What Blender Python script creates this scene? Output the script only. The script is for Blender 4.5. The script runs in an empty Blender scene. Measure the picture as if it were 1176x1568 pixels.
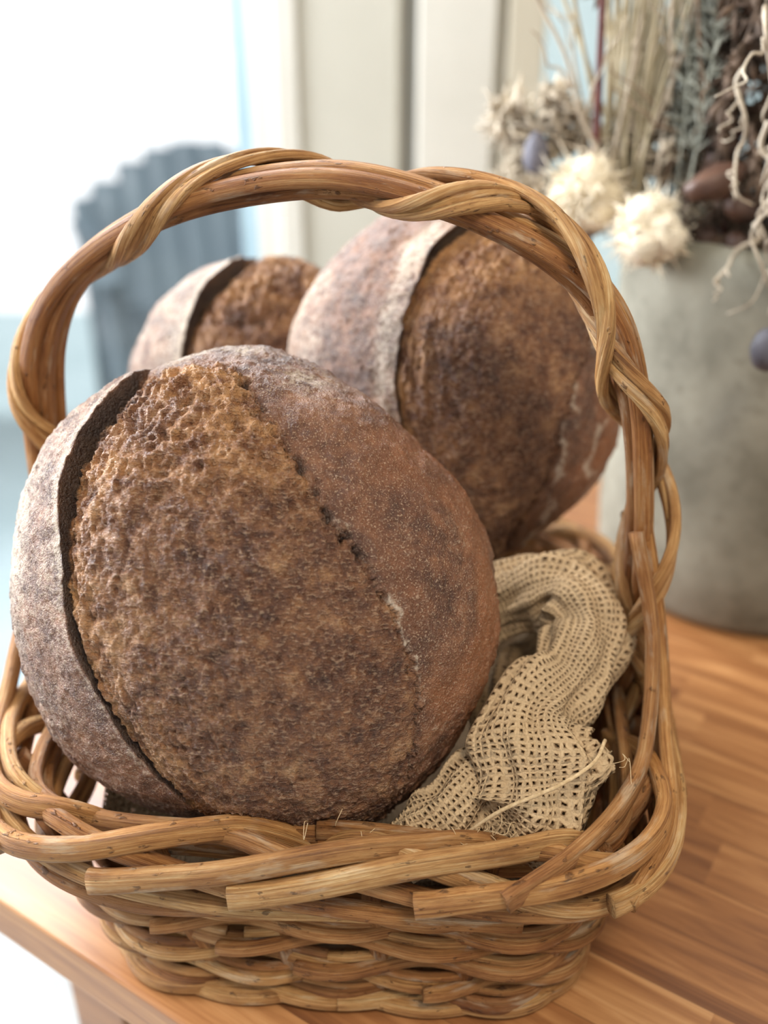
import bpy, bmesh, math, random
import numpy as np
from mathutils import Vector, Matrix
random.seed(7); rng=np.random.RandomState(3)
TZ=0.75
scene=bpy.context.scene
# ------------------------------------------------------------------ helpers
def link(o,parent=None):
    scene.collection.objects.link(o)
    if parent: o.parent=parent
    return o
def empty(name):
    e=bpy.data.objects.new(name,None); e.empty_display_size=.05; return link(e)
def S(h):  # sRGB 0-255 -> linear
    return tuple(((c/255)/12.92 if c/255<=.04045 else ((c/255+.055)/1.055)**2.4) for c in h)+(1,)
class NT:
    def __init__(s,name):
        s.m=bpy.data.materials.new(name); s.m.use_nodes=True; s.t=s.m.node_tree; s.n=s.t.nodes
        s.b=s.n['Principled BSDF']; s.out=s.n['Material Output']
    def new(s,typ,**k):
        n=s.n.new(typ)
        for a,v in k.items(): setattr(n,a,v)
        return n
    def l(s,a,b): s.t.links.new(a,b)
    def put(s,sock,v):
        if isinstance(v,bpy.types.NodeSocket): s.l(v,sock)
        elif v is not None: sock.default_value=v
    def math(s,op,a,b=None,c=None,clamp=False):
        n=s.new('ShaderNodeMath',operation=op); n.use_clamp=clamp
        s.put(n.inputs[0],a); s.put(n.inputs[1],b); s.put(n.inputs[2],c)
        return n.outputs[0]
    def mix(s,f,a,b,blend='MIX'):
        n=s.new('ShaderNodeMix',data_type='RGBA',blend_type=blend)
        s.put(n.inputs[0],f); s.put(n.inputs[6],a); s.put(n.inputs[7],b); return n.outputs[2]
    def ramp(s,f,stops):
        n=s.new('ShaderNodeValToRGB'); e=n.color_ramp.elements
        while len(e)<len(stops): e.new(.5)
        for i,(p,c) in enumerate(stops): e[i].position=p; e[i].color=c
        s.l(f,n.inputs[0]); return n.outputs[0]
    def sstep(s,v,a,b):
        n=s.new('ShaderNodeMapRange',interpolation_type='SMOOTHSTEP')
        s.put(n.inputs[0],v); n.inputs[1].default_value=a; n.inputs[2].default_value=b; return n.outputs[0]
    def noise(s,vec,scale,detail=4,rough=.55,dist=0):
        n=s.new('ShaderNodeTexNoise'); s.put(n.inputs['Vector'],vec)
        n.inputs['Scale'].default_value=scale; n.inputs['Detail'].default_value=detail
        n.inputs['Roughness'].default_value=rough; n.inputs['Distortion'].default_value=dist
        return n.outputs[0]
    def obj(s): return s.new('ShaderNodeTexCoord').outputs['Object']
    def mapping(s,vec,sc=(1,1,1),rot=(0,0,0)):
        n=s.new('ShaderNodeMapping'); s.l(vec,n.inputs[0]); n.inputs['Scale'].default_value=sc; n.inputs['Rotation'].default_value=rot
        return n.outputs[0]
    def attr(s,name): return s.new('ShaderNodeAttribute',attribute_name=name)
    def sep(s,v):
        n=s.new('ShaderNodeSeparateXYZ'); s.l(v,n.inputs[0]); return n.outputs
    def comb(s,x,y,z=0.0):
        n=s.new('ShaderNodeCombineXYZ'); s.put(n.inputs[0],x); s.put(n.inputs[1],y); s.put(n.inputs[2],z); return n.outputs[0]
    def bump(s,h,strength=.5,dist=.001,nrm=None):
        n=s.new('ShaderNodeBump'); s.l(h,n.inputs['Height']); n.inputs['Strength'].default_value=strength
        n.inputs['Distance'].default_value=dist
        if nrm: s.l(nrm,n.inputs['Normal'])
        return n.outputs[0]
    def fin(s,col=None,rough=None,nrm=None,spec=None,sheen=None):
        s.put(s.b.inputs['Base Color'],col); s.put(s.b.inputs['Roughness'],rough)
        if nrm: s.l(nrm,s.b.inputs['Normal'])
        if spec is not None: s.b.inputs['Specular IOR Level'].default_value=spec
        return s.m
def flat_mat(name,c1,c2,scale=8,rough=.6,bumpd=.0,stretch=(1,1,1)):
    t=NT(name); v=t.mapping(t.obj(),stretch); n=t.noise(v,scale,5)
    col=t.ramp(n,[(.3,c1),(.7,c2)])
    nr=t.bump(n,.5,bumpd) if bumpd else None
    return t.fin(col,rough,nr)

def vnoise(P,seed=0):
    Pi=np.floor(P).astype(np.int64); f=P-Pi; w=f*f*(3-2*f)
    def h(x,y,z):
        k=(x*374761393+y*668265263+z*1442695041+seed*982451653)&0xffffffff
        k=((k^(k>>13))*1274126177)&0xffffffff; k=(k^(k>>16))&0xffffffff
        k=(k*668265263)&0xffffffff; k=k^(k>>15)
        return (k&0xffffff)/float(0xffffff)
    x,y,z=Pi[:,0],Pi[:,1],Pi[:,2]; r=0
    for i in (0,1):
        for j in (0,1):
            for k in (0,1):
                r=r+h(x+i,y+j,z+k)*(w[:,0] if i else 1-w[:,0])*(w[:,1] if j else 1-w[:,1])*(w[:,2] if k else 1-w[:,2])
    return r
def fbm(P,oc=4,seed=0,gain=.5):
    a=1;s=0;t=0
    for o in range(oc):
        s=s+a*vnoise(P*(2.03**o)+o*17.3,seed+o); t+=a; a*=gain
    return s/t
def ss(x,a,b):
    t=np.clip((x-a)/(b-a),0,1); return t*t*(3-2*t)

def catmull(pts,n=8):
    P=[np.array(p,float) for p in pts]; P=[2*P[0]-P[1]]+P+[2*P[-1]-P[-2]]; out=[]
    for i in range(1,len(P)-2):
        for k in range(n):
            t=k/n
            out.append(.5*((2*P[i])+(-P[i-1]+P[i+1])*t+(2*P[i-1]-5*P[i]+4*P[i+1]-P[i+2])*t*t+(-P[i-1]+3*P[i]-3*P[i+1]+P[i+2])*t**3))
    out.append(P[-2]); return np.array(out)

class MB:
    """accumulates swept rods; stores straightened-rod coordinates in attribute 'rod' and random in 'rnd'"""
    def __init__(s): s.v=[];s.f=[];s.r=[];s.q=[];s.n=0
    def sweep(s,path,nrm,w,t,seg=8,rnd=None,sup=1.0,seam=False,lump=0):
        path=np.asarray(path,float); N=len(path)
        T=np.gradient(path,axis=0); T/=np.linalg.norm(T,axis=1)[:,None]+1e-12
        if nrm is None: nrm=np.array([0.13,0.2,1.0])
        nr=np.broadcast_to(np.asarray(nrm,float),(N,3))
        nn=nr-(nr*T).sum(1)[:,None]*T; nn/=np.linalg.norm(nn,axis=1)[:,None]+1e-12
        B=np.cross(T,nn)
        L=np.concatenate([[0],np.cumsum(np.linalg.norm(np.diff(path,axis=0),axis=1))])
        w=np.broadcast_to(w,(N,)); t=np.broadcast_to(t,(N,))
        if rnd is None: rnd=random.random()
        ns=seg+1 if seam else seg
        base=s.n
        for i in range(N):
            for k in range(ns):
                a=2*math.pi*k/seg; c,d=math.cos(a),math.sin(a)
                cc=math.copysign(abs(c)**sup,c); dd=math.copysign(abs(d)**sup,d)
                s.v.append(path[i]+B[i]*w[i]*cc+nn[i]*t[i]*dd)
                if seam: s.r.append((L[i],k/seg*2.7*max(w.mean(),t.mean())*2,0))
                else: s.r.append((L[i],w[i]*c,t[i]*d))
                s.q.append(rnd)
        for i in range(N-1):
            for k in range(seg):
                k2=k+1 if seam else (k+1)%seg
                s.f.append((base+i*ns+k,base+i*ns+k2,base+(i+1)*ns+k2,base+(i+1)*ns+k))
        if not seam:
            s.f.append(tuple(base+k for k in range(seg))[::-1]); s.f.append(tuple(base+(N-1)*seg+k for k in range(seg)))
        s.n=len(s.v)
    def blob(s,c,r,sc=(1,1,1),rough=.15,sub=3,rnd=None,rot=None,fr=1.7):
        bm=bmesh.new(); bmesh.ops.create_icosphere(bm,subdivisions=sub,radius=1)
        V=np.array([v.co[:] for v in bm.verts]); F=[[v.index for v in f.verts] for f in bm.faces]; bm.free()
        o=rng.rand(3)*50
        d=1+rough*(fbm(V*fr+o,3)-.5)*2
        V=V*d[:,None]*np.array(sc)*r
        if rot is not None: V=V@np.array(rot.to_3x3()).T
        V=V+np.array(c); b=s.n
        if rnd is None: rnd=random.random()
        for p in V: s.v.append(p); s.r.append(tuple(p)); s.q.append(rnd)
        for f in F: s.f.append(tuple(b+i for i in f))
        s.n=len(s.v)
    def raw(s,V,F,R=None,rnd=.5):
        b=s.n
        for i,p in enumerate(V): s.v.append(p); s.r.append(tuple(R[i]) if R is not None else tuple(p)); s.q.append(rnd)
        for f in F: s.f.append(tuple(b+i for i in f))
        s.n=len(s.v)
    def obj(s,name,mat,parent=None,smooth=True):
        me=bpy.data.meshes.new(name); me.from_pydata([tuple(map(float,p)) for p in s.v],[],s.f)
        a=me.attributes.new('rod','FLOAT_VECTOR','POINT'); a.data.foreach_set('vector',np.array(s.r,dtype=np.float32).ravel())
        a=me.attributes.new('rnd','FLOAT','POINT'); a.data.foreach_set('value',np.array(s.q,dtype=np.float32))
        if smooth: me.polygons.foreach_set('use_smooth',[True]*len(me.polygons))
        me.materials.append(mat); me.update()
        return link(bpy.data.objects.new(name,me),parent)

def box(name,lo,hi,mat,parent=None,bev=.0):
    bm=bmesh.new(); bmesh.ops.create_cube(bm,size=1)
    lo=Vector(lo);hi=Vector(hi);c=(lo+hi)/2;d=hi-lo
    for v in bm.verts: v.co=Vector((v.co.x*d.x,v.co.y*d.y,v.co.z*d.z))
    if bev: bmesh.ops.bevel(bm,geom=bm.edges[:],offset=bev,segments=3,profile=.6,affect='EDGES')
    me=bpy.data.meshes.new(name); bm.to_mesh(me); bm.free(); me.materials.append(mat)
    o=bpy.data.objects.new(name,me); o.location=c; return link(o,parent)

# ------------------------------------------------------------------ materials
def mat_wicker(name):
    t=NT(name); r=t.attr('rod').outputs['Vector']; q=t.attr('rnd').outputs['Fac']
    off=t.math('MULTIPLY',q,37.0)
    sx=t.sep(r); vec=t.comb(t.math('ADD',sx[0],off),sx[1],sx[2])
    st=t.noise(t.mapping(vec,(18,900,900)),1.0,5,.75)
    st2=t.noise(t.mapping(vec,(24,90,90)),1.0,4,.6)
    f=t.math('ADD',t.math('MULTIPLY',st,.6),t.math('MULTIPLY',st2,.4))
    col=t.ramp(f,[(.35,S((112,74,44))),(.44,S((170,126,80))),(.54,S((208,168,118))),(.65,S((236,214,176)))])
    tint=t.ramp(q,[(0,S((178,142,112))),(.2,S((228,202,172))),(.4,S((255,244,222))),(.6,S((238,212,176))),(.8,S((208,172,134))),(1,S((246,232,206)))])
    col=t.mix(.95,col,tint,'MULTIPLY')
    spots=t.noise(t.mapping(vec,(110,260,260)),1.0,3,.6)
    sp=t.sstep(spots,.61,.72)
    col=t.mix(t.math('MULTIPLY',sp,.7),col,S((80,50,30)))
    worn=t.sstep(t.noise(t.mapping(vec,(30,140,140),(.3,.2,.1)),1.0,4,.6),.54,.70)
    col=t.mix(t.math('MULTIPLY',worn,.38),col,S((224,208,180)))
    h=t.math('SUBTRACT',f,t.math('MULTIPLY',sp,.35))
    return t.fin(col,t.ramp(st2,[(.3,(.42,)*3+(1,)),(.7,(.62,)*3+(1,))]),t.bump(h,1.0,.0030),.42)
M_wick=mat_wicker('willow_rods')

def mat_bread(name):
    t=NT(name); o=t.obj(); at=t.attr('Col'); a=at.outputs['Color']; gold=at.outputs['Alpha']
    sc=t.new('ShaderNodeSeparateColor'); t.l(a,sc.inputs[0]); op,fl,dk=sc.outputs[0],sc.outputs[1],sc.outputs[2]
    big=t.noise(o,16,5,.6); mid=t.noise(o,75,6,.7); fine=t.noise(o,420,4,.65); vf=t.noise(o,1100,2,.5)
    fib=t.noise(t.mapping(o,(260,900,500),(0,0,.3)),1,3,.6)
    cf=t.math('ADD',t.math('MULTIPLY',mid,.7),t.math('MULTIPLY',big,.3))
    cfg=t.math('ADD',cf,t.math('MULTIPLY',gold,.05))
    crumb=t.ramp(cfg,[(.36,S((76,47,34))),(.45,S((104,66,46))),(.54,S((138,94,64))),(.64,S((182,138,98)))])
    crumb=t.mix(t.math('MULTIPLY',gold,.60),crumb,t.ramp(mid,[(.38,S((122,70,34))),(.58,S((208,150,90)))]))
    crumb=t.mix(t.math('MULTIPLY',t.sstep(t.math('ADD',t.math('MULTIPLY',fine,.5),t.math('MULTIPLY',fib,.5)),.5,.62),.48),crumb,S((208,174,142)))
    crust=t.ramp(cf,[(.36,S((72,45,34))),(.46,S((98,62,44))),(.56,S((128,84,58))),(.66,S((156,108,76)))])
    crust=t.mix(t.math('MULTIPLY',gold,.6),crust,S((162,100,58)))
    crust=t.mix(t.math('MULTIPLY',t.sstep(vf,.56,.68),.55),crust,S((214,186,156)))
    col=t.mix(op,crust,crumb)
    grain=t.math('ADD',t.math('MULTIPLY',t.noise(o,330,5,.75),.65),t.math('ADD',t.math('MULTIPLY',mid,.2),t.math('MULTIPLY',vf,.15)))
    fe=t.sstep(t.math('SUBTRACT',grain,t.math('SUBTRACT',.64,t.math('MULTIPLY',fl,.34))),-.07,.15)
    fe=t.math('MULTIPLY',fe,t.math('MULTIPLY',t.sstep(fl,0.0,.2),.80))
    col=t.mix(fe,col,t.mix(fl,S((184,160,136)),S((224,210,192))))
    col=t.mix(t.math('MULTIPLY',dk,.88),col,S((34,20,14)))  # shade of slash, holes and pits painted into the colour
    cr=t.math('ADD',t.math('MULTIPLY',mid,.7),t.math('ADD',t.math('MULTIPLY',fine,.6),t.math('MULTIPLY',fib,.4)))
    kr=t.math('ADD',t.math('MULTIPLY',fine,.45),t.math('ADD',t.math('MULTIPLY',grain,.7),t.math('MULTIPLY',vf,.2)))
    mxh=t.new('ShaderNodeMix',data_type='FLOAT'); t.l(op,mxh.inputs[0]); t.l(kr,mxh.inputs[2]); t.l(t.math('MULTIPLY',cr,1.7),mxh.inputs[3])
    ro=t.math('ADD',.34,t.math('MULTIPLY',fe,.4))
    return t.fin(col,ro,t.bump(mxh.outputs[0],.9,.0040),.65)
M_bread=mat_bread('sourdough_crust')

def mat_burlap(name,c1,c2,cd,p=.0029):
    t=NT(name); r=t.attr('rod').outputs['Vector']; s=t.sep(r)
    n1=t.math('MULTIPLY',t.math('SUBTRACT',t.noise(t.obj(),120,4),.5),.0038)
    n2=t.math('MULTIPLY',t.math('SUBTRACT',t.noise(t.mapping(t.obj(),(1.3,.9,1.1),(1,2,3)),120,4),.5),.0038)
    u=t.math('ADD',s[0],n1); v=t.math('ADD',s[1],n2)
    thick=t.math('MULTIPLY',t.math('SUBTRACT',t.noise(t.obj(),260,3),.5),.5)
    def tri(x): return t.math('SUBTRACT',1.0,t.math('ABSOLUTE',t.math('SUBTRACT',t.math('MULTIPLY',t.math('FRACT',t.math('DIVIDE',x,p)),2.0),1.0)))
    a=t.math('ADD',tri(u),thick); b=t.math('ADD',tri(v),thick)
    ta=t.sstep(a,.18,.28); tb=t.sstep(b,.18,.28)
    al=t.math('MAXIMUM',ta,tb)
    ck=t.math('MULTIPLY',t.math('SINE',t.math('MULTIPLY',u,math.pi/p)),t.math('SINE',t.math('MULTIPLY',v,math.pi/p)))
    h=t.math('ADD',t.math('MAXIMUM',a,b),t.math('MULTIPLY',ck,.12))
    fib=t.noise(t.obj(),900,3)
    c=t.mix(fib,c1,c2)
    c=t.mix(t.math('MULTIPLY',t.noise(t.obj(),60,3),.5),c,c1)
    c=t.mix(t.sstep(h,.22,.60),cd,c)
    t.fin(c,.85,t.bump(h,.9,.0014),.2)
    t.l(al,t.b.inputs['Alpha'])
    return t.m
M_burlap=mat_burlap('burlap_weave',S((170,140,104)),S((234,208,170)),S((112,84,56)))
M_liner=mat_burlap('shaded_liner_weave',S((96,76,54)),S((138,114,84)),S((52,38,26)))  # burlap colours darkened so the gap beside the loaf reads shaded
M_thread=flat_mat('jute_thread',S((180,150,110)),S((222,196,156)),400,.9)

def mat_table():
    t=NT('butcher_block_oak'); o=t.obj(); s=t.sep(o)
    row=t.math('FLOOR',t.math('DIVIDE',s[1],.042))
    wn=t.new('ShaderNodeTexWhiteNoise',noise_dimensions='1D'); t.l(row,wn.inputs['W'])
    bl=t.math('FLOOR',t.math('DIVIDE',t.math('ADD',s[0],t.math('MULTIPLY',wn.outputs[0],.6)),.34))
    wn2=t.new('ShaderNodeTexWhiteNoise',noise_dimensions='2D'); t.l(t.comb(row,bl),wn2.inputs['Vector'])
    g=t.noise(t.mapping(t.comb(t.math('ADD',s[0],t.math('MULTIPLY',wn2.outputs[0],9.0)),s[1],s[2]),(6,85,85)),1,6,.6,.6)
    f=t.math('ADD',t.math('MULTIPLY',g,.80),t.math('MULTIPLY',wn2.outputs[0],.18))
    col=t.ramp(f,[(.30,S((116,72,42))),(.46,S((154,102,60))),(.60,S((182,130,82))),(.8,S((208,160,110)))])
    gap=t.sstep(t.math('ABSOLUTE',t.math('SUBTRACT',t.math('FRACT',t.math('DIVIDE',s[1],.042)),.5)),.475,.5)
    col=t.mix(t.math('MULTIPLY',gap,.45),col,S((84,48,26)))
    return t.fin(col,t.math('ADD',.30,t.math('MULTIPLY',g,.16)),t.bump(g,.15,.001),.7)
M_table=mat_table()

# ------------------------------------------------------------------ camera
cam=bpy.data.cameras.new('camera'); co=link(bpy.data.objects.new('camera',cam))
PITCH=28; co.location=(0,0,TZ+.5); co.rotation_euler=(math.radians(90-PITCH),0,0)
cam.sensor_fit='AUTO'; cam.sensor_width=36; cam.lens=35.16; cam.clip_start=.01
cam.dof.use_dof=True; cam.dof.focus_distance=.50; cam.dof.aperture_fstop=2.9
scene.camera=co

# ------------------------------------------------------------------ basket
BC=np.array([-.022,.532]); BR=math.radians(-4.5)
def B2W(p,rot=BR):
    p=np.atleast_2d(np.asarray(p,float)); c,s=math.cos(rot),math.sin(rot)
    return np.stack([BC[0]+p[:,0]*c-p[:,1]*s, BC[1]+p[:,0]*s+p[:,1]*c, TZ+p[:,2]],1)
def dims(z):
    k=np.clip(z/.12,0,1.15); return .132+(.179-.132)*k, .167+(.171-.167)*k
def lean(z): return .011*(1-np.clip(z/.12,0,1))
ph=np.linspace(0,2*np.pi,2881)-np.pi/2
def outl(phi,a,b,n=6.0):
    c,s=np.cos(phi),np.sin(phi); r=(np.abs(c)**n+np.abs(s)**n)**(-1/n)
    return a*c*r,b*s*r
ox,oy=outl(ph,.179,.171)
arc=np.concatenate([[0],np.cumsum(np.hypot(np.diff(ox),np.diff(oy)))]); PER=arc[-1]
def surf(s,z,off):
    """s metres along rim (0=front middle, + to the right), z height, off outward"""
    s=np.asarray(s,float); z=np.asarray(z,float)
    f=np.interp(np.mod(s,PER),arc,ph)
    a,b=dims(z); x,y=outl(f,a,b)
    f1=np.interp(np.mod(s-.006,PER),arc,ph); f2=np.interp(np.mod(s+.006,PER),arc,ph)
    x1,y1=outl(f1,a,b); x2,y2=outl(f2,a,b)
    tx,ty=x2-x1,y2-y1; l=np.hypot(tx,ty)+1e-9; nx,ny=ty/l,-tx/l
    P=np.stack([x+lean(z)+nx*off,y+ny*off,z],1); Nn=np.stack([nx,ny,np.zeros_like(nx)+.15],1)
    return P,Nn
def rotN(N,rot=BR):
    c,s=math.cos(rot),math.sin(rot); return np.stack([N[:,0]*c-N[:,1]*s,N[:,0]*s+N[:,1]*c,N[:,2]],1)
bk=MB(); SUP=.62
def rod(s,z,off,w,t,**k):
    P,Nn=surf(s,z,off); bk.sweep(B2W(P),rotN(Nn),w,t,sup=SUP,seg=12,**k)
def smooth(a,n=5):
    h=n//2; return np.convolve(np.pad(a,h,'edge'),np.ones(n)/n,'valid')
NST=22; SP=PER/NST
for k in range(NST):
    s0=k*SP+SP*.5; zz=np.linspace(.004,.118,12)
    rod(np.full(12,s0)+.002*np.sin(zz*60+k),zz,np.full(12,-.002),.0052,.0036,rnd=random.choice([0,.1,.8]))
# woven side rows (flat split-willow strips)
z=.0075; r=0
DK=[.0,.06,.15,.2,.75,.8,.85,.5,.62]
while z<.082:
    npc=4; st=random.random()*PER; W=random.uniform(.0044,.0054)
    for c in range(npc):
        L=PER/npc+random.uniform(.02,.045); n=int(L/.004); ss_=np.linspace(0,L,n)+st+c*PER/npc
        ph_=(ss_/SP)*np.pi+r*np.pi
        wob=.0016*np.sin(ss_*11+r*2.1)+.0012*np.sin(ss_*27+r*1.3+c)+.0010*np.cos(ph_+.8)
        wob=np.maximum(wob,-.001)
        off=.0050*np.cos(ph_)+.0006
        taper=np.ones(n); taper[:3]=[.8,.95,1]; taper[-3:]=[1,.95,.8]
        rod(ss_,z+wob,off+.004*np.linspace(1,-1,n)**3,W*taper*random.uniform(.82,1.05),.0030,rnd=random.choice(DK))
        rod(ss_[4:-4]+.002,z+wob[4:-4]+.0060,off[4:-4]*.8-.0022,W*.58,.0024,rnd=random.choice(DK))
    z+=random.uniform(.0122,.0138); r+=1
for q in range(2):
    n=400; s_=np.linspace(0,PER,n); rod(s_,.0062+.001*np.sin(s_*25+q*3),.004+.003*np.cos(s_*52+q*np.pi),.0045,.0038)
# border : sweeping diagonals
NB=15; SB=PER/NB; S0=-.005
for k in range(NB):
    s0=S0+k*SB+random.uniform(-.008,.008); n=80; t=np.linspace(0,1,n); L=.30+random.uniform(-.03,.04)
    zz=np.interp(t,[0,.1,.2,.45,.75,1],[.094,.122,.119,.098,.081,.072])+.0024*np.sin(t*9+k)
    of=np.interp(t,[0,.1,.22,.5,.8,1],[-.016,-.004,.0075,.011,.009,.002])
    w_=random.uniform(.0048,.0064); rod(s0+t*L,smooth(zz,9),smooth(of,9),w_*(1-.15*t),.0042)
# border : top level rods with cut left ends
for k in range(NB):
    s0=S0+.055+k*SB+random.uniform(-.010,.010); n=64; t=np.linspace(0,1,n); L=.21+random.uniform(-.02,.04)
    a0=random.uniform(-.004,.003)
    zz=np.interp(t,[0,.3,.6,.85,1],[.102+a0,.114+a0*.5,.125,.124,.100])+.001*np.sin(t*12+k*2)
    of=np.interp(t,[0,.3,.6,.85,1],[.0205,.016,.006,-.007,-.015])
    rod(s0+t*L,smooth(zz,9),smooth(of,9),random.uniform(.0054,.0066)*(1+.12*np.exp(-t*14)),.0044,rnd=random.choice([.35,.45,.6,.95,.25]))
for q in range(3):
    n=300; s_=np.linspace(0,PER,n); rod(s_,.098+q*.009+.002*np.sin(s_*22+q),-.011+.002*np.sin(s_*30+q*2),.0052,.004)
# basket floor
n=80; f=np.linspace(0,2*np.pi,n,endpoint=False); X,Y=outl(f,.129,.164); X=X+.011
V=[(0,0,.007)]+[(x,y,.007) for x,y in zip(X,Y)]+[(0,0,.004)]+[(x,y,.004) for x,y in zip(X,Y)]
F=[(0,1+i,1+(i+1)%n) for i in range(n)]+[(n+1,n+2+(i+1)%n,n+2+i) for i in range(n)]
bk.raw(B2W(V),F)
# handle
HR=math.radians(-10)
hp=np.array([(-.172,.045),(-.182,.12),(-.190,.20),(-.1885,.262),(-.181,.312),(-.160,.350),(-.120,.381),(-.066,.403),(-.003,.412),(.055,.402),(.108,.380),(.142,.350),(.160,.305),(.170,.25),(.174,.205),(.175,.15),(.168,.10),(.162,.04)])
A=catmull([(x,0,z) for x,z in hp],10)
T=np.gradient(A,axis=0); T/=np.linalg.norm(T,axis=1)[:,None]
Nr=np.stack([-T[:,2],T[:,1]*0,T[:,0]],1)
Bn=np.array([0,1,0.])
LA=np.concatenate([[0],np.cumsum(np.linalg.norm(np.diff(A,axis=0),axis=1))]); HL=LA[-1]
def hrod(P,N,w,t,**k): bk.sweep(B2W(P,HR),rotN(N,HR),w,t,sup=SUP,seg=12,**k)
for i,(y0,r0,w,t) in enumerate(((-.0125,0.,.0064,.0050),(0,.0015,.0066,.0052),(.0125,0,.0064,.0050),(-.006,-.006,.006,.004),(.007,-.006,.006,.004))):
    wob=.0012*np.sin(LA*23+y0*900)
    hrod(A+Bn*(y0+wob)[:,None]+Nr*(r0+.0008*np.sin(LA*31+y0*500))[:,None],Nr,w,t,rnd=[.8,.62,.15,.05,.75][i])
def helix(l0,l1,pitch,phase,sgn,strand,w=.0034,extra=0.):
    n=int((l1-l0)/.004); l=np.linspace(l0,l1,n)
    C=np.stack([np.interp(l,LA,A[:,i]) for i in range(3)],1); N=np.stack([np.interp(l,LA,Nr[:,i]) for i in range(3)],1)
    a=sgn*2*np.pi*(l+strand*.0078)/pitch+phase+.3*np.sin(l*17)+.08*np.sin(l*70+strand*2)
    ex=extra+.0014*np.sin(l*40+strand*2.2)
    k=.15+.85*ss(l,l0,l0+.035)*(1-ss(l,l1-.03,l1))
    P=C+(k*np.cos(a)*(.0222+ex))[:,None]*Bn+N*(k*np.sin(a)*(.0120+ex))[:,None]
    Nn=np.outer(np.cos(a)*.6,Bn)+N*np.sin(a)[:,None]
    hrod(P,Nn,w,w*.85,rnd=[.4,.97,.3][strand])
for q in range(3): helix(.03,HL-.02,.150,.9,-1,q)
for q in range(2): helix(HL*.47,HL-.06,.20,2.0,1,q,w=.0038,extra=.0045)
def hr2(pts,w=.0060,t=.0042):
    P=catmull(pts,10); N=np.stack([P[:,0]*1.0,P[:,1]*.8,P[:,2]*0],1); bk.sweep(B2W(P,BR),rotN(N),w,t,sup=SUP,seg=12)
hr2([(.165,-.035,.23),(.176,-.06,.18),(.172,-.10,.135),(.155,-.138,.127),(.128,-.170,.122),(.095,-.192,.112)])
hr2([(.170,-.025,.235),(.182,-.045,.18),(.184,-.09,.135),(.180,-.140,.114),(.156,-.178,.100)])
hr2([(.172,.0,.23),(.184,-.01,.18),(.191,-.04,.13),(.188,-.08,.10),(.184,-.12,.088)])
hr2([(.170,.02,.21),(.184,.045,.16),(.187,.085,.12),(.180,.13,.10)])
hr2([(-.186,.01,.22),(-.194,-.025,.17),(-.193,-.075,.135),(-.184,-.128,.118),(-.162,-.174,.108)])
hr2([(-.189,.035,.21),(-.197,.005,.155),(-.195,-.045,.115),(-.186,-.10,.098)])
hr2([(-.189,.045,.2),(-.196,.08,.14),(-.185,.12,.11)])
basket=bk.obj('wicker_basket',M_wick)

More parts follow.
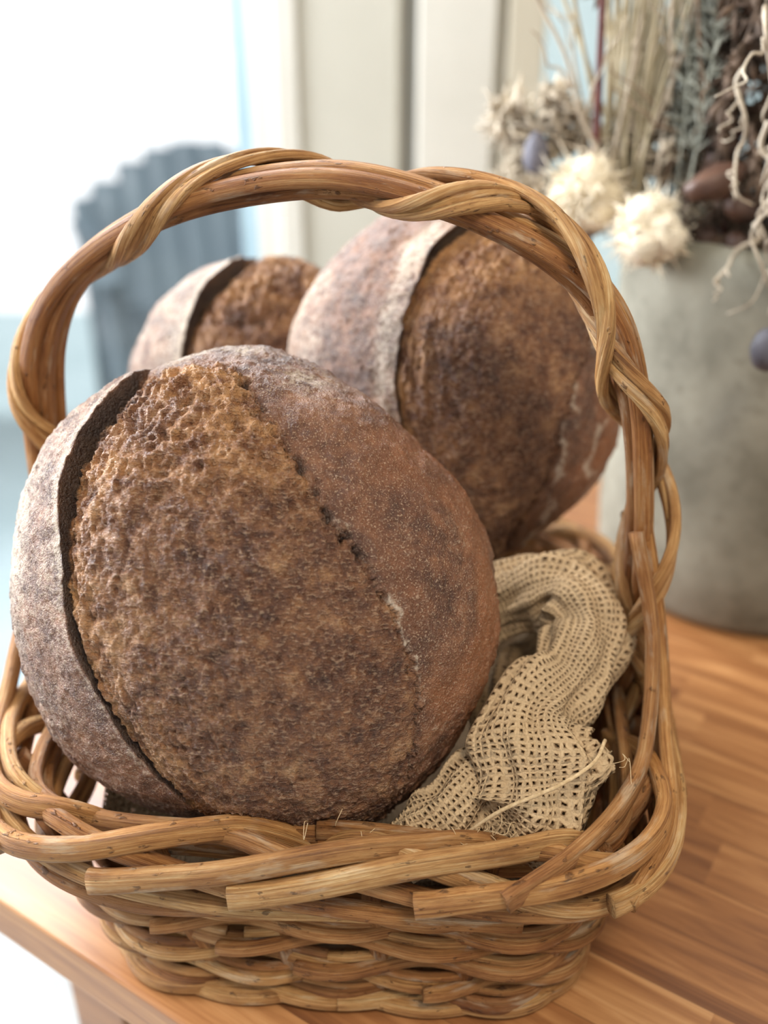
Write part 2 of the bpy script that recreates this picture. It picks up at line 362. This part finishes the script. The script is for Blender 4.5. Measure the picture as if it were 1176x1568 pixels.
# ------------------------------------------------------------------ loaves
CAMROT=Matrix.Rotation(math.radians(90-PITCH),4,'X')
def make_loaf(name,loc,R,T,ear,seam,outline,flour_light_fn,seed,nlat=360,ncol=(210,360),extra=None,ytop=.86,depth=1.0,rough=1.0):
    ear=sorted(ear,key=lambda p:p[1]); seam=sorted(seam,key=lambda p:p[1])
    ey=np.array([p[1] for p in ear]);ex=np.array([p[0] for p in ear])
    sy=np.array([p[1] for p in seam]);sx=np.array([p[0] for p in seam])
    g=np.linspace(-1,1,401); k=np.ones(25)/25
    sm=lambda a:np.convolve(np.pad(a,12,'edge'),k,'valid')
    gz=np.zeros_like(g)
    EL=sm(np.interp(g,ey,ex))+(fbm(np.stack([g*7,gz,gz+seed],1),3,seed+2)-.5)*.025; ER=sm(np.interp(g,sy,sx))
    sl=np.gradient(sm(EL),g); sr=np.gradient(ER,g)
    lat=np.linspace(-np.pi/2,np.pi/2,nlat+2)[1:-1]; Y=np.sin(lat); C=np.cos(lat)
    te=np.arcsin(np.clip(np.interp(Y,g,EL)/C,-.985,.985))
    nl,nr=ncol
    a=np.linspace(0,1,nl)**.62
    b=np.linspace(0,1,nr)**1.25
    th=np.concatenate([-np.pi+(te[:,None]+np.pi)*a[None,:],np.repeat(te[:,None],4,1),te[:,None]+(np.pi-te[:,None])*b[None,:-1]],1)
    wv=np.concatenate([np.zeros(nl),np.array([.2,.4,.6,.8]),np.ones(nr-1)])
    nc=th.shape[1]
    x=(C[:,None]*np.sin(th)).ravel(); z=(C[:,None]*np.cos(th)).ravel(); y=np.repeat(Y,nc); w=np.tile(wv,len(Y))
    V=np.stack([x,y,z],1)
    V=np.vstack([V,[[0,-1,0],[0,1,0]]]); x,y,z=V.T; w=np.append(w,[0,0])
    idx=np.arange(len(Y)*nc).reshape(len(Y),nc)
    A0=idx[:-1];A1=idx[1:]
    F=np.stack([A0,np.roll(A0,-1,1),np.roll(A1,-1,1),A1],-1).reshape(-1,4).tolist()
    pb,pt=len(V)-2,len(V)-1
    F+=[(pb,int(idx[0,(j+1)%nc]),int(idx[0,j])) for j in range(nc)]+[(pt,int(idx[-1,j]),int(idx[-1,(j+1)%nc])) for j in range(nc)]
    jit2=(fbm(V*14,4,seed+9,.6)-.5)*.13
    dL=(x-np.interp(y,g,EL))/np.sqrt(1+np.interp(y,g,sl)**2)
    dR=(x-np.interp(y,g,ER)+jit2)/np.sqrt(1+np.interp(y,g,sr)**2)
    front=ss(z,-.25,.05)
    top=1-ss(y+jit2,ytop-.05,ytop+.04)
    op=w*(1-ss(dR,-.02,.02))*front*top
    wid=np.interp(y,g,ER-EL)
    phi=np.arctan2(y,x)
    oa=np.radians([o[0] for o in outline]); orr=np.array([o[1] for o in outline])
    o=np.interp(phi,np.concatenate([oa-2*np.pi,oa,oa+2*np.pi]),np.tile(orr,3))
    rho=np.hypot(x,y); o=1+(o-1)*rho
    zz=np.where(z>0,z*T,z*T*.72)
    P=np.stack([x*R*o,y*R*o,zz],1)
    N=np.stack([x/R,y/R,z/T],1); N/=np.linalg.norm(N,axis=1)[:,None]
    d=(fbm(V*1.8+seed,3,seed)-.5)*.07
    ey_=ss(y,-1.0,-.6)
    earm=front*(1-ss(y,ytop-.04,ytop+.05))*ey_
    deep=(.35+.65*ss(y,-.1,.6))
    n1d=.75+.5*fbm(np.stack([y*8,y*0,y*0+seed],1),3,seed+4)
    lip=(1-w)*np.exp(np.minimum(dL,0)/.09)*earm
    d=d+lip*.044*deep*n1d
    gd=np.maximum(dL,0)
    gw=.055+.10*ss(y,.0,.65)
    gul=w*np.exp(-(gd/gw)**1.6)*op*earm
    d=d-gul*.090*deep*depth*n1d
    u=np.clip(dL/np.maximum(wid,.05),0,1)
    d=d+op*.040*np.sin(np.pi*u)
    rg=1-np.abs(2*fbm(V*np.array([15,11,13])+3,4,seed+20,.6)-1)
    r2=1-np.abs(2*fbm(V*np.array([40,30,34]),3,seed+30,.6)-1)
    rr=rough*(.35+.65*np.clip(ss(y,.1,.7)+.5*np.exp(-gd/.12),0,1))
    d=d+op*((rg-.75)*.070*rr+(r2-.75)*.040*(.4+.6*rr))
    d=d+op*.026*(fbm(np.stack([x*5+y*1.2,y*1.5,z],1),2,seed+15)-.5)
    st=fbm(np.stack([gd*42,y*6,z*3],1),3,seed+3)-.5
    d=d+op*.100*st*np.exp(-gd/.17)*(.4+.6*deep)
    sd=np.exp(-(dR/.022)**2)*front*top
    hole=ss(fbm(V*27,3,seed+60),.54,.66)*ss(y,-.3,.3)
    d=d-sd*(.010+.04*hole); d=d+np.where(dR>0,np.exp(-dR/.07),0)*front*top*.024
    bl=ss(fbm(V*38,3,seed+70),.52,.75)
    cr=(1-op); d=d+cr*((fbm(V*20,4,seed+80)-.5)*.018+bl*.005)
    ld=ss(fbm(V*5,3,seed+90),.35,.7); d=d+cr*(ld-.5)*.012
    P=P+N*(d*R)[:,None]
    P[:,0]+=R*.030*(1-w)*np.exp(np.minimum(dL,0)/.03)*earm*deep
    fl=flour_light_fn(x,y,z,dL,dR,V)*cr
    fl=np.clip(fl+.25*np.exp(-np.abs(dL+.010)/.010)*earm*(1-w),0,1)
    fl=np.clip(fl+.60*np.exp(-((dR-.01)/.010)**2)*front*ss(fbm(V*9,2,seed+7),.38,.55)*ss(y,-.5,-.2)*(1-ss(y,.2,.4)),0,1)
    fl=np.where(op>.5,fl*.3,fl)*(1-.8*((w>0)&(w<1)))
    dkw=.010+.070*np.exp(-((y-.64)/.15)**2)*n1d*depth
    dk=w*op*earm*(1-ss(gd,dkw*.6,dkw))*(1.0-.4*ss(st,.0,.12)*ss(gd,.01,.03))  # painted shade beside the ear lip, widest in the upper slash
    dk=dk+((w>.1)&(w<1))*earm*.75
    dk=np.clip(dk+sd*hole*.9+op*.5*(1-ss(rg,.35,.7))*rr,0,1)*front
    n2=fbm(V*3,3,seed+12)
    gold=np.clip(op*(ss(y,.15,.75)*.9+1.0*np.exp(-gd/.12))*ss(n2,.20,.5)+cr*ss(dR,.0,.1)*ss(x,.2,.9)*ss(n2,.35,.65),0,1)
    me=bpy.data.meshes.new(name); me.from_pydata(P.tolist(),[],F)
    a=me.color_attributes.new('Col','FLOAT_COLOR','POINT')
    a.data.foreach_set('color',np.stack([op,fl,dk,gold],1).astype(np.float32).ravel())
    me.polygons.foreach_set('use_smooth',[True]*len(F)); me.materials.append(M_bread)
    ob=bpy.data.objects.new(name,me); ob.matrix_world=Matrix.Translation(loc)@(extra or Matrix())@CAMROT
    return link(ob)
def fl1(x,y,z,dL,dR,V):
    n=fbm(V*4,3,11)
    left=(dL<0)*1.0
    return left*(.07+.42*n+.40*ss(-x,.74,.97)*ss(y,-.5,.1)+.15*ss(y,-.2,.6))+(1-left)*(.05+.55*ss(y,.74,.94)*ss(n,.3,.6)+.14*ss(n,.5,.7))  # flour dusting; extra at left edge and top paints window light
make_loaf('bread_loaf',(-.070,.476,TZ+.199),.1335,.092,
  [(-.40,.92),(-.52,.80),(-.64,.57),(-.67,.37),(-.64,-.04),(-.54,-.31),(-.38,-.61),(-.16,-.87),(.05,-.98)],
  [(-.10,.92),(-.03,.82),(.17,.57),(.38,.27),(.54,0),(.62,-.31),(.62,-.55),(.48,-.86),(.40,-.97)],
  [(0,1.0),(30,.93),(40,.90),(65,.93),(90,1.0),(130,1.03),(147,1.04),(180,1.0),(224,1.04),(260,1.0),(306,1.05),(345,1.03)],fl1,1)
def fl2(x,y,z,dL,dR,V):
    n=fbm(V*5,3,21); left=(dL<0)*1.0
    lf=left*(.08+.48*np.exp(-((dL+.07)/.06)**2)+.40*ss(-dL,.32,.55)+.45*(n-.4)-.15*np.exp(-((dL+.23)/.07)**2))
    right=ss(dR,.0,.03); stripe=ss(np.sin(dR*30+y*6+6*n),.0,.9)*ss(n,.33,.5)*(1-ss(y,.05,.35))*(1-ss(dR,.3,.5))
    return np.clip(lf,0,1)+right*(.05+.60*stripe)
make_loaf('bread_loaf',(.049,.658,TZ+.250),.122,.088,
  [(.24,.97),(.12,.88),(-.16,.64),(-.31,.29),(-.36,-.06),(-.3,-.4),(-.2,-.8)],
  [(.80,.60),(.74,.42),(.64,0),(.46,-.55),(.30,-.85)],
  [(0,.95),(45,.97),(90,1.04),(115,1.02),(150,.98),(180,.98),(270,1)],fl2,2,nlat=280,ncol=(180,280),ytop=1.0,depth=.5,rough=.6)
def fl3(x,y,z,dL,dR,V):
    n=fbm(V*5,3,31); left=(dL<0)*1.0
    return left*(.42+.4*(n-.5)+.2*np.exp(dL/.08))
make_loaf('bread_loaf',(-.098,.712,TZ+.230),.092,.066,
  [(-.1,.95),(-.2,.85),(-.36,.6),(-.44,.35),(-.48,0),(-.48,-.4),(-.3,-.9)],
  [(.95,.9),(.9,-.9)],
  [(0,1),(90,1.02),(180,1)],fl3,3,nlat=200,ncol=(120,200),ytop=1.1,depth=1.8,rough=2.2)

# ------------------------------------------------------------------ burlap
lm=MB()
n=70; rr=24; V=[];R=[];F=[]
f=np.linspace(0,2*np.pi,n,endpoint=False)
for i in range(rr+1):
    q=i/rr
    for j in range(n):
        zz=.045+.030*ss(np.array(q),.80,1.0)
        a,b=dims(zz); X,Y=outl(f[j],a-.018,b-.018)
        x,y=X*q+lean(zz),Y*q
        w=float(fbm(np.array([[x*28,y*28,1.0]]),3,5)[0]-.5)
        V.append((x,y,float(zz)+w*.03+.05*max(0,y)*(1-q**3))); R.append((x,y,0))
for i in range(rr):
    for j in range(n): F.append((i*n+j,i*n+(j+1)%n,(i+1)*n+(j+1)%n,(i+1)*n+j))
lm.raw(B2W(V),F,R)
cl=MB()
def cloth_tube(pts,ws,flat=.72,nr=(.1,-.7,.7),seed=0,fold=.18,M=None):
    M=M or cl
    P=catmull(pts,18); N=len(P); w=np.interp(np.linspace(0,1,N),np.linspace(0,1,len(ws)),ws)
    P=P+np.array([0,0,TZ]); b=M.n
    seg=80; M.sweep(P,nr,w,w*flat,seg=seg,seam=True)
    for i in range(N):
        for k in range(seg+1):
            a=2*math.pi*k/seg; c=P[i]; v=M.v[b+i*(seg+1)+k]
            tw=i*.04
            m=1+fold*math.sin(3*a+tw*1.3+seed)*.6+fold*.55*math.sin(7*a-tw*2+seed*2)+fold*.3*math.sin(12*a+tw*1.5)
            m+= .10*math.sin(i*.30+2.4*math.sin(a+seed))
            M.v[b+i*(seg+1)+k]=c+(v-c)*m
cloth_tube([(.0540,.520,.150),(.0886,.512,.176),(.1100,.498,.182),(.1170,.474,.170),(.1010,.447,.158),(.0800,.423,.154),(.0780,.402,.142),(.0780,.385,.121),(.062,.380,.100)],
           [.018,.022,.0235,.0235,.022,.024,.030,.029,.022],seed=1,flat=.62)
cloth_tube([(.073,.413,.145),(.052,.398,.130),(.030,.383,.114),(.006,.377,.100)],[.012,.016,.019,.014],seed=2)
cloth_tube([(.092,.410,.128),(.106,.402,.138),(.114,.408,.140)],[.014,.016,.008],seed=4,flat=.8)
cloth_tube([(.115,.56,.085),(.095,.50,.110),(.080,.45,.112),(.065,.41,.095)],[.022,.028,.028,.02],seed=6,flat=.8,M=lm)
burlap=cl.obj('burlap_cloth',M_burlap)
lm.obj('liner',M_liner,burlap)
th=MB()
for q in range(26):
    p=np.array([.105+random.uniform(-.05,.02),.395+random.uniform(-.02,.03),.150+random.uniform(-.03,.01)])
    if q>14: p=np.array([.02+random.uniform(-.06,.05),.368+random.uniform(-.004,.004),.126+random.uniform(-.006,.004)])
    d=np.array([random.uniform(-1,1),random.uniform(-1,.2),random.uniform(-.3,.6)])*.008
    th.sweep(catmull([p,p+d*.5+rng.randn(3)*.003,p+d+rng.randn(3)*.003,p+d*1.4+rng.randn(3)*.004],5)+np.array([0,0,TZ]),None,.00018,.00018,seg=5)
th.sweep(catmull([(.040,.368,.120),(.058,.366,.139),(.085,.368,.153),(.104,.380,.157),(.114,.400,.154)],8)+np.array([0,0,TZ]),None,.0010,.0010,seg=6)
th.obj('loose_threads',M_thread,burlap)

# ------------------------------------------------------------------ table
tab=empty('wooden_table'); tab.location=(.598,.485,TZ); tab.rotation_euler=(0,0,math.radians(-33))
box('tabletop',(-.8,-.5,-.036),(.8,.5,0),M_table,tab,.003)
for i,(a,b) in enumerate(((-1,-1),(1,-1),(1,1),(-1,1))):
    box('leg_%d'%(i+1),(a*.70-.03,b*.40-.03,-.75),(a*.70+.03,b*.40+.03,-.036),M_table,tab,.003)
box('apron',(-.66,-.36,-.11),(.66,.36,-.036),M_table,tab)

# ------------------------------------------------------------------ planter
def mat_conc():
    t=NT('cast_concrete'); o=t.obj(); n=t.noise(o,9,6,.65); m=t.noise(o,60,4)
    c=t.ramp(n,[(.34,S((112,109,96))),(.5,S((140,137,123))),(.66,S((160,157,142)))])
    c=t.mix(t.math('MULTIPLY',t.sstep(m,.55,.7),.35),c,S((100,95,82)))
    return t.fin(c,.85,t.bump(m,.4,.0015),.25)
M_conc=mat_conc()
prof=[(0,.0),(.118,.0),(.130,.004),(.136,.014),(.139,.06),(.142,.2),(.144,.30),(.142,.318),(.135,.326),(.124,.326),(.118,.320),(.116,.29),(0,.285)]
n=96; V=[];F=[]
for r_,z_ in prof:
    for j in range(n):
        a=2*math.pi*j/n; V.append((r_*math.cos(a),r_*math.sin(a),z_))
for i in range(len(prof)-1):
    for j in range(n): F.append((i*n+j,i*n+(j+1)%n,(i+1)*n+(j+1)%n,(i+1)*n+j))
m=MB(); m.raw(V,F); pl=m.obj('concrete_planter',M_conc); pl.location=(.345,.835,TZ)

# ------------------------------------------------------------------ dried arrangement
arr=empty('dried_flower_arrangement')
Zt=np.array([0,-.02,TZ])
M_twig=flat_mat('dry_twig',S((96,74,58)),S((160,136,112)),60,.8)
M_twl=flat_mat('pale_twig',S((160,144,124)),S((208,196,176)),60,.8)
M_red=flat_mat('red_stem',S((70,34,34)),S((112,60,54)),60,.6)
M_cot=flat_mat('cotton',S((222,208,180)),S((244,234,214)),90,.95,.004)
M_pod=flat_mat('seed_pod',S((52,34,28)),S((96,66,50)),50,.5)
M_plum=flat_mat('dusty_berry',S((72,72,80)),S((104,102,112)),30,.6)
M_grass=flat_mat('dried_grass',S((160,146,116)),S((204,192,164)),60,.85)
M_grey=flat_mat('silver_foliage',S((124,126,114)),S((172,172,158)),60,.9)
M_dark=flat_mat('withered_leaves',S((48,38,32)),S((120,98,80)),40,.85)
M_moss=flat_mat('dry_moss',S((44,36,28)),S((96,80,62)),60,.95,.004)
mo=MB(); mo.blob((.345,.855,.296),.108,(1,1,.30),.25,5,fr=5); mo.v=[np.array(p)+Zt for p in mo.v]; mo.obj('moss_bed',M_moss,arr)
cb=MB()
def cotton(c,r,n=6):
    c=np.array(c)
    for i in range(n):
        d=rng.randn(3); d/=np.linalg.norm(d); cb.blob(c+d*r*.42+Zt,r*random.uniform(.42,.6),(1,1,1),.25,3,fr=3)
    for i in range(420):
        d=rng.randn(3); d/=np.linalg.norm(d); p=c+d*r*.72+Zt; e=d+rng.randn(3)*.8
        cb.sweep([p,p+e*r*.12,p+(e+rng.randn(3)*.5)*r*.2],None,[r*.05,r*.035,r*.008],[r*.05,r*.035,r*.008],seg=4)
cotton((.158,.83,.352),.031,16); cotton((.201,.785,.334),.029,16)
cb.obj('cotton_bolls',M_cot,arr)
pb=MB()
def blossom(c,r,n=80):
    for i in range(n):
        d=rng.randn(3); d/=np.linalg.norm(d); p=np.array(c)+Zt
        pb.sweep([p+d*r*.25,p+d*r*.7+rng.randn(3)*r*.1,p+d*r+rng.randn(3)*r*.15],None,[r*.05,r*.16,r*.03],[r*.03,r*.05,r*.02],seg=5)
for c,r in (((.102,.88,.400),.026),((.128,.87,.392),.024),((.195,.86,.385),.03),((.225,.84,.380),.026),((.150,.87,.395),.024),((.115,.86,.365),.02),((.12,.85,.345),.022),((.105,.87,.35),.018),((.175,.85,.335),.022),((.255,.86,.40),.03),((.24,.82,.35),.02),((.135,.86,.415),.02)):
    blossom(c,r)
pb.obj('dried_blossoms',flat_mat('blossom_straw',S((158,144,124)),S((212,200,180)),60,.9),arr)
pd=MB()
pd.blob(np.array((.120,.85,.378))+Zt,.010,(1,1,1.8),.1)
pd.blob(np.array((.268,.69,.272))+Zt,.012,(1,1,1.3),.08)
pd.obj('dusty_pods',M_plum,arr)
pd=MB()
for c,r,sc,ry in (((.236,.76,.372),.012,(1.9,1,1),-.4),((.262,.77,.352),.009,(1.5,1,1),.3),((.25,.80,.385),.009,(1,1,1.6),.4),((.245,.79,.325),.012,(1,1,1),0),((.262,.77,.325),.010,(1,1,1),0)):
    pd.blob(np.array(c)+Zt,r,sc,.25,rot=Matrix.Rotation(ry,3,'Y'))
pd.obj('seed_pods',M_pod,arr)
def twigs(name,mat,specs):
    t=MB()
    def tw(p0,p1,r,wig=.02,br=0,droop=0):
        p0=np.array(p0,float);p1=np.array(p1,float); n=7; pts=[]
        for i in range(n):
            q=i/(n-1); pts.append(p0+(p1-p0)*q+rng.randn(3)*wig*(.3 if i in(0,) else .5)*np.array([1,1,.5])+np.array([0,0,droop*4*q*(1-q)]))
        C=catmull(pts,5); t.sweep(C+Zt,None,np.linspace(r,r*.45,len(C)),np.linspace(r,r*.45,len(C)),seg=6)
        for b in range(br):
            k=random.randint(len(C)//4,len(C)-6); d=(p1-p0); L=np.linalg.norm(d); d=d/L+rng.randn(3)*.55; d/=np.linalg.norm(d)
            tw(C[k],C[k]+d*L*random.uniform(.2,.4),r*.55,wig*.5,0)
    for s in specs: tw(*s)
    return t.obj(name,mat,arr)
twigs('red_stems',M_red,[((.165,.84,.31),(.150,.82,.72),.0038,.004,0),((.24,.86,.31),(.29,.9,.72),.003,.01,2),((.27,.84,.31),(.25,.82,.7),.0035,.008,1)])
twigs('pale_twigs',M_twl,[((.20,.84,.32),(.09,.80,.52),.0022,.01,3),((.19,.84,.32),(.24,.80,.60),.002,.012,3),((.17,.83,.33),(.20,.84,.62),.0018,.01,3),
  ((.22,.84,.33),(.13,.86,.6),.0018,.012,3),((.18,.85,.33),(.10,.88,.6),.0016,.01,3),((.215,.84,.33),(.20,.80,.62),.0018,.008,2),((.255,.72,.54),(.266,.70,.34),.0024,.012,4),((.266,.70,.38),(.29,.70,.30),.0024,.006,3),
  ((.27,.76,.34),(.235,.72,.31),.002,.006,3),((.27,.70,.33),(.268,.69,.285),.0016,.004,0),((.235,.74,.45),(.245,.72,.36),.0018,.01,3),((.30,.74,.5),(.29,.72,.30),.0022,.012,4),((.245,.71,.42),(.262,.70,.31),.0018,.012,3),((.225,.72,.56),(.25,.71,.38),.0022,.014,3)])
tg=MB()
for i in range(56):
    x=random.gauss(.195,.010); y=random.gauss(.85,.01); a=random.gauss(0,.05)
    C=catmull([(x,y,.33),(x+a*.3,y,.43),(x+a+random.gauss(.01,.01),y+random.gauss(0,.02),.60+random.uniform(-.04,.08))],6)
    tg.sweep(C+Zt,(0,-1,.1),[.0007+.0009*math.sin(math.pi*k/(len(C)-1)) for k in range(len(C))],.0004,seg=4)
tg.obj('grass_bundle',M_grass,arr)
tf=MB()
for i in range(14):
    x=random.gauss(.236,.012); y=random.gauss(.83,.012); x2=x+random.gauss(.006,.014)
    C=catmull([(x,y,.32),((x+x2)/2,y,.45),(x2,y+random.gauss(0,.02),random.uniform(.46,.68))],10)
    tf.sweep(C+Zt,None,.0012,.001,seg=5)
    for p in C[5:]:
        for k in range(7):
            d=rng.randn(3)*np.array([1,1,.3])+np.array([0,0,.9]); d/=np.linalg.norm(d)
            tf.sweep([p+Zt,p+Zt+d*.008,p+Zt+d*.017],None,[.0009,.0013,.0003],[.0006,.0008,.0003],seg=4)
tf.obj('silver_foliage',M_grey,arr)
td=MB()
for i in range(90):
    x=random.uniform(.232,.34); y=random.uniform(.76,.88); z0=random.uniform(.34,.62)
    p=np.array([x,y,z0]); d=np.array([random.gauss(0,.3),random.gauss(-.2,.3),random.choice([-1,-1,1])])*random.uniform(.04,.09)
    C=catmull([p,p+d*.5+rng.randn(3)*.006,p+d+rng.randn(3)*.01],8)
    td.sweep(C+Zt,None,.0014,.0014,seg=5)
    for q in C[2::2]:
        for k in range(3):
            e=rng.randn(3); e/=np.linalg.norm(e); e=e+d/np.linalg.norm(d)*.6
            td.sweep([q+Zt,q+Zt+e*.007,q+Zt+e*.014],rng.randn(3),[.001,.0036,.0005],[.0005,.0007,.0003],seg=5)
td.obj('withered_sprigs',M_dark,arr)
twigs('brown_twigs',M_twig,[((random.uniform(.2,.36),.85,.31),(random.uniform(.2,.45),random.uniform(.78,.95),random.uniform(.5,.75)),.0022,.014,3) for i in range(26)])

# ------------------------------------------------------------------ room
M_wall=flat_mat('painted_wall',S((188,186,174)),S((196,194,182)),6,.7)
M_cream=flat_mat('cream_frame',S((188,181,162)),S((196,189,172)),6,.6)
M_trim=flat_mat('white_trim',S((204,202,192)),S((214,212,203)),6,.5)
M_frame=flat_mat('blue_white_frame',S((146,172,186)),S((166,190,200)),6,.45)
M_dkgap=flat_mat('gap_shade_paint',S((84,82,76)),S((98,96,90)),6,.8)  # dark colour standing in for shade inside the panel gap
M_floor=flat_mat('grey_floor',S((150,152,150)),S((176,178,176)),4,.5)
M_ceil=flat_mat('ceiling_paint',S((225,222,214)),S((232,230,224)),4,.8)
t=NT('window_glass'); tr=t.new('ShaderNodeBsdfTransparent'); gl=t.new('ShaderNodeBsdfGlossy'); gl.inputs['Roughness'].default_value=.02
mx=t.new('ShaderNodeMixShader'); mx.inputs[0].default_value=.05; t.l(tr.outputs[0],mx.inputs[1]); t.l(gl.outputs[0],mx.inputs[2]); t.l(mx.outputs[0],t.out.inputs[0]); M_glass=t.m
WY=1.5
wb=empty('wall_back')
box('wall_panel_mid',(-.117,WY,0),(.21,WY+.12,2.6),M_wall,wb)
box('wall_panel_right',(1.25,WY,0),(2.3,WY+.12,2.6),M_wall,wb)
box('wall_panel_sill',(.21,WY,0),(1.25,WY+.12,.35),M_wall,wb)
box('wall_panel_top',(-2.4,WY,2.45),(1.25,WY+.12,2.6),M_wall,wb)
w1=empty('window_1')
box('jamb_outer',(-.150,WY-.02,0),(-.117,WY+.10,2.45),M_trim,w1,.004)
box('sash_a',(-.185,WY+.0,0.0),(-.150,WY+.09,2.45),M_trim,w1,.003)
box('sash_b',(-.212,WY+.02,0.0),(-.185,WY+.08,2.45),M_frame,w1,.003)
box('sash_left',(-2.4,WY,0),(-2.3,WY+.09,2.45),M_frame,w1,.003)
box('rail_bottom',(-2.3,WY+.01,0),(-.212,WY+.07,.07),M_frame,w1,.003)
box('glass',(-2.3,WY+.045,.07),(-.212,WY+.051,2.45),M_glass,w1)
w2=empty('window_2')
box('frame_left',(.165,WY-.03,.35),(.215,WY+.08,2.45),M_cream,w2,.004)
box('frame_right',(1.2,WY-.03,.35),(1.25,WY+.08,2.45),M_trim,w2,.004)
box('frame_bottom',(.215,WY-.03,.35),(1.2,WY+.08,.41),M_trim,w2,.004)
box('glass',(.215,WY+.045,.41),(1.2,WY+.051,2.45),M_glass,w2)
box('trim_1',(.046,WY-.03,0),(.150,WY,2.6),M_trim,None,.004)
box('gap_shade_strip',(.028,WY-.004,0),(.040,WY,2.6),M_dkgap)  # strip painted dark for the shaded gap between panels
box('trim_3',(-.117,WY-.012,0),(.020,WY,2.6),M_wall,None,.004)
box('floor',(-2.4,-2.0,-.05),(2.3,WY,0),M_floor)
box('ceiling',(-2.4,-2.0,2.6),(2.3,WY+.12,2.65),M_ceil)
box('wall_right',(2.3,-2.0,0),(2.4,WY+.12,2.6),M_wall)
M_pav=flat_mat('pale_paving',S((156,176,180)),S((172,190,194)),3,.8)
M_overexp=flat_mat('overexposed_white',S((240,243,245)),S((250,250,250)),3,.9)  # overexposed outdoor light put into a white colour
M_render=flat_mat('pale_garden_render',S((168,184,186)),S((184,198,198)),3,.9)
box('patio_paving',(-6,WY+.12,-.06),(6,4.2,-.005),M_pav)
box('pale_driveway',(-16,4.2,-.06),(16,20,-.005),M_overexp)
box('neighbour_building',(-9,20,-.06),(9,22,5),M_overexp)
box('garden_partition',(.42,3.2,-.005),(4,3.4,1.5),M_render)
# patio chair
ch=empty('patio_chair'); ch.location=(-.50,2.74,-.004); ch.rotation_euler=(0,0,math.radians(20)); ch.scale=(1,1,.97)
M_ch=flat_mat('slate_blue_plastic',S((74,90,100)),S((88,104,112)),6,.5)
c=MB()
c.sweep(catmull([(-.25,-.24,.42),(-.25,0,.40),(-.25,.22,.41)],6),(0,0,1),.01,.02,seg=8)
for i in range(6):
    x=-.20+i*.08
    c.sweep(catmull([(x,-.27,.40),(x,-.2,.435),(x,0,.42),(x,.2,.41)],6),(0,0,1),.0405,.010,seg=8)
    hgt=.86-1.6*(x-.06)**2
    c.sweep(catmull([(x,.2,.40),(x*1.0,.25,.55),(x*1.0,.31,.72),(x*1.0,.37,hgt)],6),(0,-1,.3),.043,.012,seg=8,sup=.5)
c.sweep(catmull([(-.25,.33,.70),(0,.335,.725),(.25,.33,.70)],6),(0,-1,.3),.03,.012,seg=8)
for s_ in(-1,1):
    x=.27*s_
    c.sweep([(x,-.26,.01),(x,-.25,.2),(x,-.22,.64)],(0,-1,0),.03,.02,seg=8)
    c.sweep([(x,.36,.01),(x,.28,.3),(x,.26,.45),(x,.34,.72)],(0,-1,0),.03,.02,seg=8)
    c.sweep(catmull([(x,-.30,.63),(x,-.1,.655),(x,.15,.65),(x,.32,.66)],6),(0,0,1),.045,.014,seg=8)
    c.sweep([(x,-.24,.39),(x,.27,.38)],(0,0,1),.02,.03,seg=8)
c.obj('chair_frame',M_ch,ch)

# ------------------------------------------------------------------ light
w=bpy.data.worlds.new('World'); scene.world=w; w.use_nodes=True
bg=w.node_tree.nodes['Background']; bg.inputs[0].default_value=(.92,.96,1.0,1); bg.inputs[1].default_value=.66
def area(name,loc,target,size,power,col,sy=None):
    l=bpy.data.lights.new(name,'AREA'); l.energy=power; l.color=col; l.size=size
    if sy: l.shape='RECTANGLE'; l.size_y=sy
    o=link(bpy.data.objects.new(name,l)); o.location=loc
    o.rotation_euler=(Vector(target)-Vector(loc)).to_track_quat('-Z','Y').to_euler(); return o
area('window_daylight_left',(-1.5,.85,1.5),(0,.5,.95),1.0,62,(.92,.95,1.0),1.0)
area('window_daylight_back',(-.9,1.75,1.95),(0,.5,.95),1.6,72,(.93,.96,1.0),.9)
area('warm_fill',(.4,-.3,2.5),(0.1,.5,.8),.4,17,(1.0,.87,.70))  # added warm fill from front right, no actual lamp known there
sl=bpy.data.lights.new('sun','SUN'); sl.energy=3.8; sl.angle=math.radians(3); so=link(bpy.data.objects.new('sun',sl)); so.location=(0,-3,6)
so.rotation_euler=(math.radians(28),0,0)
scene.view_settings.view_transform='Standard'; scene.view_settings.look='None'
scene.view_settings.exposure=0.0
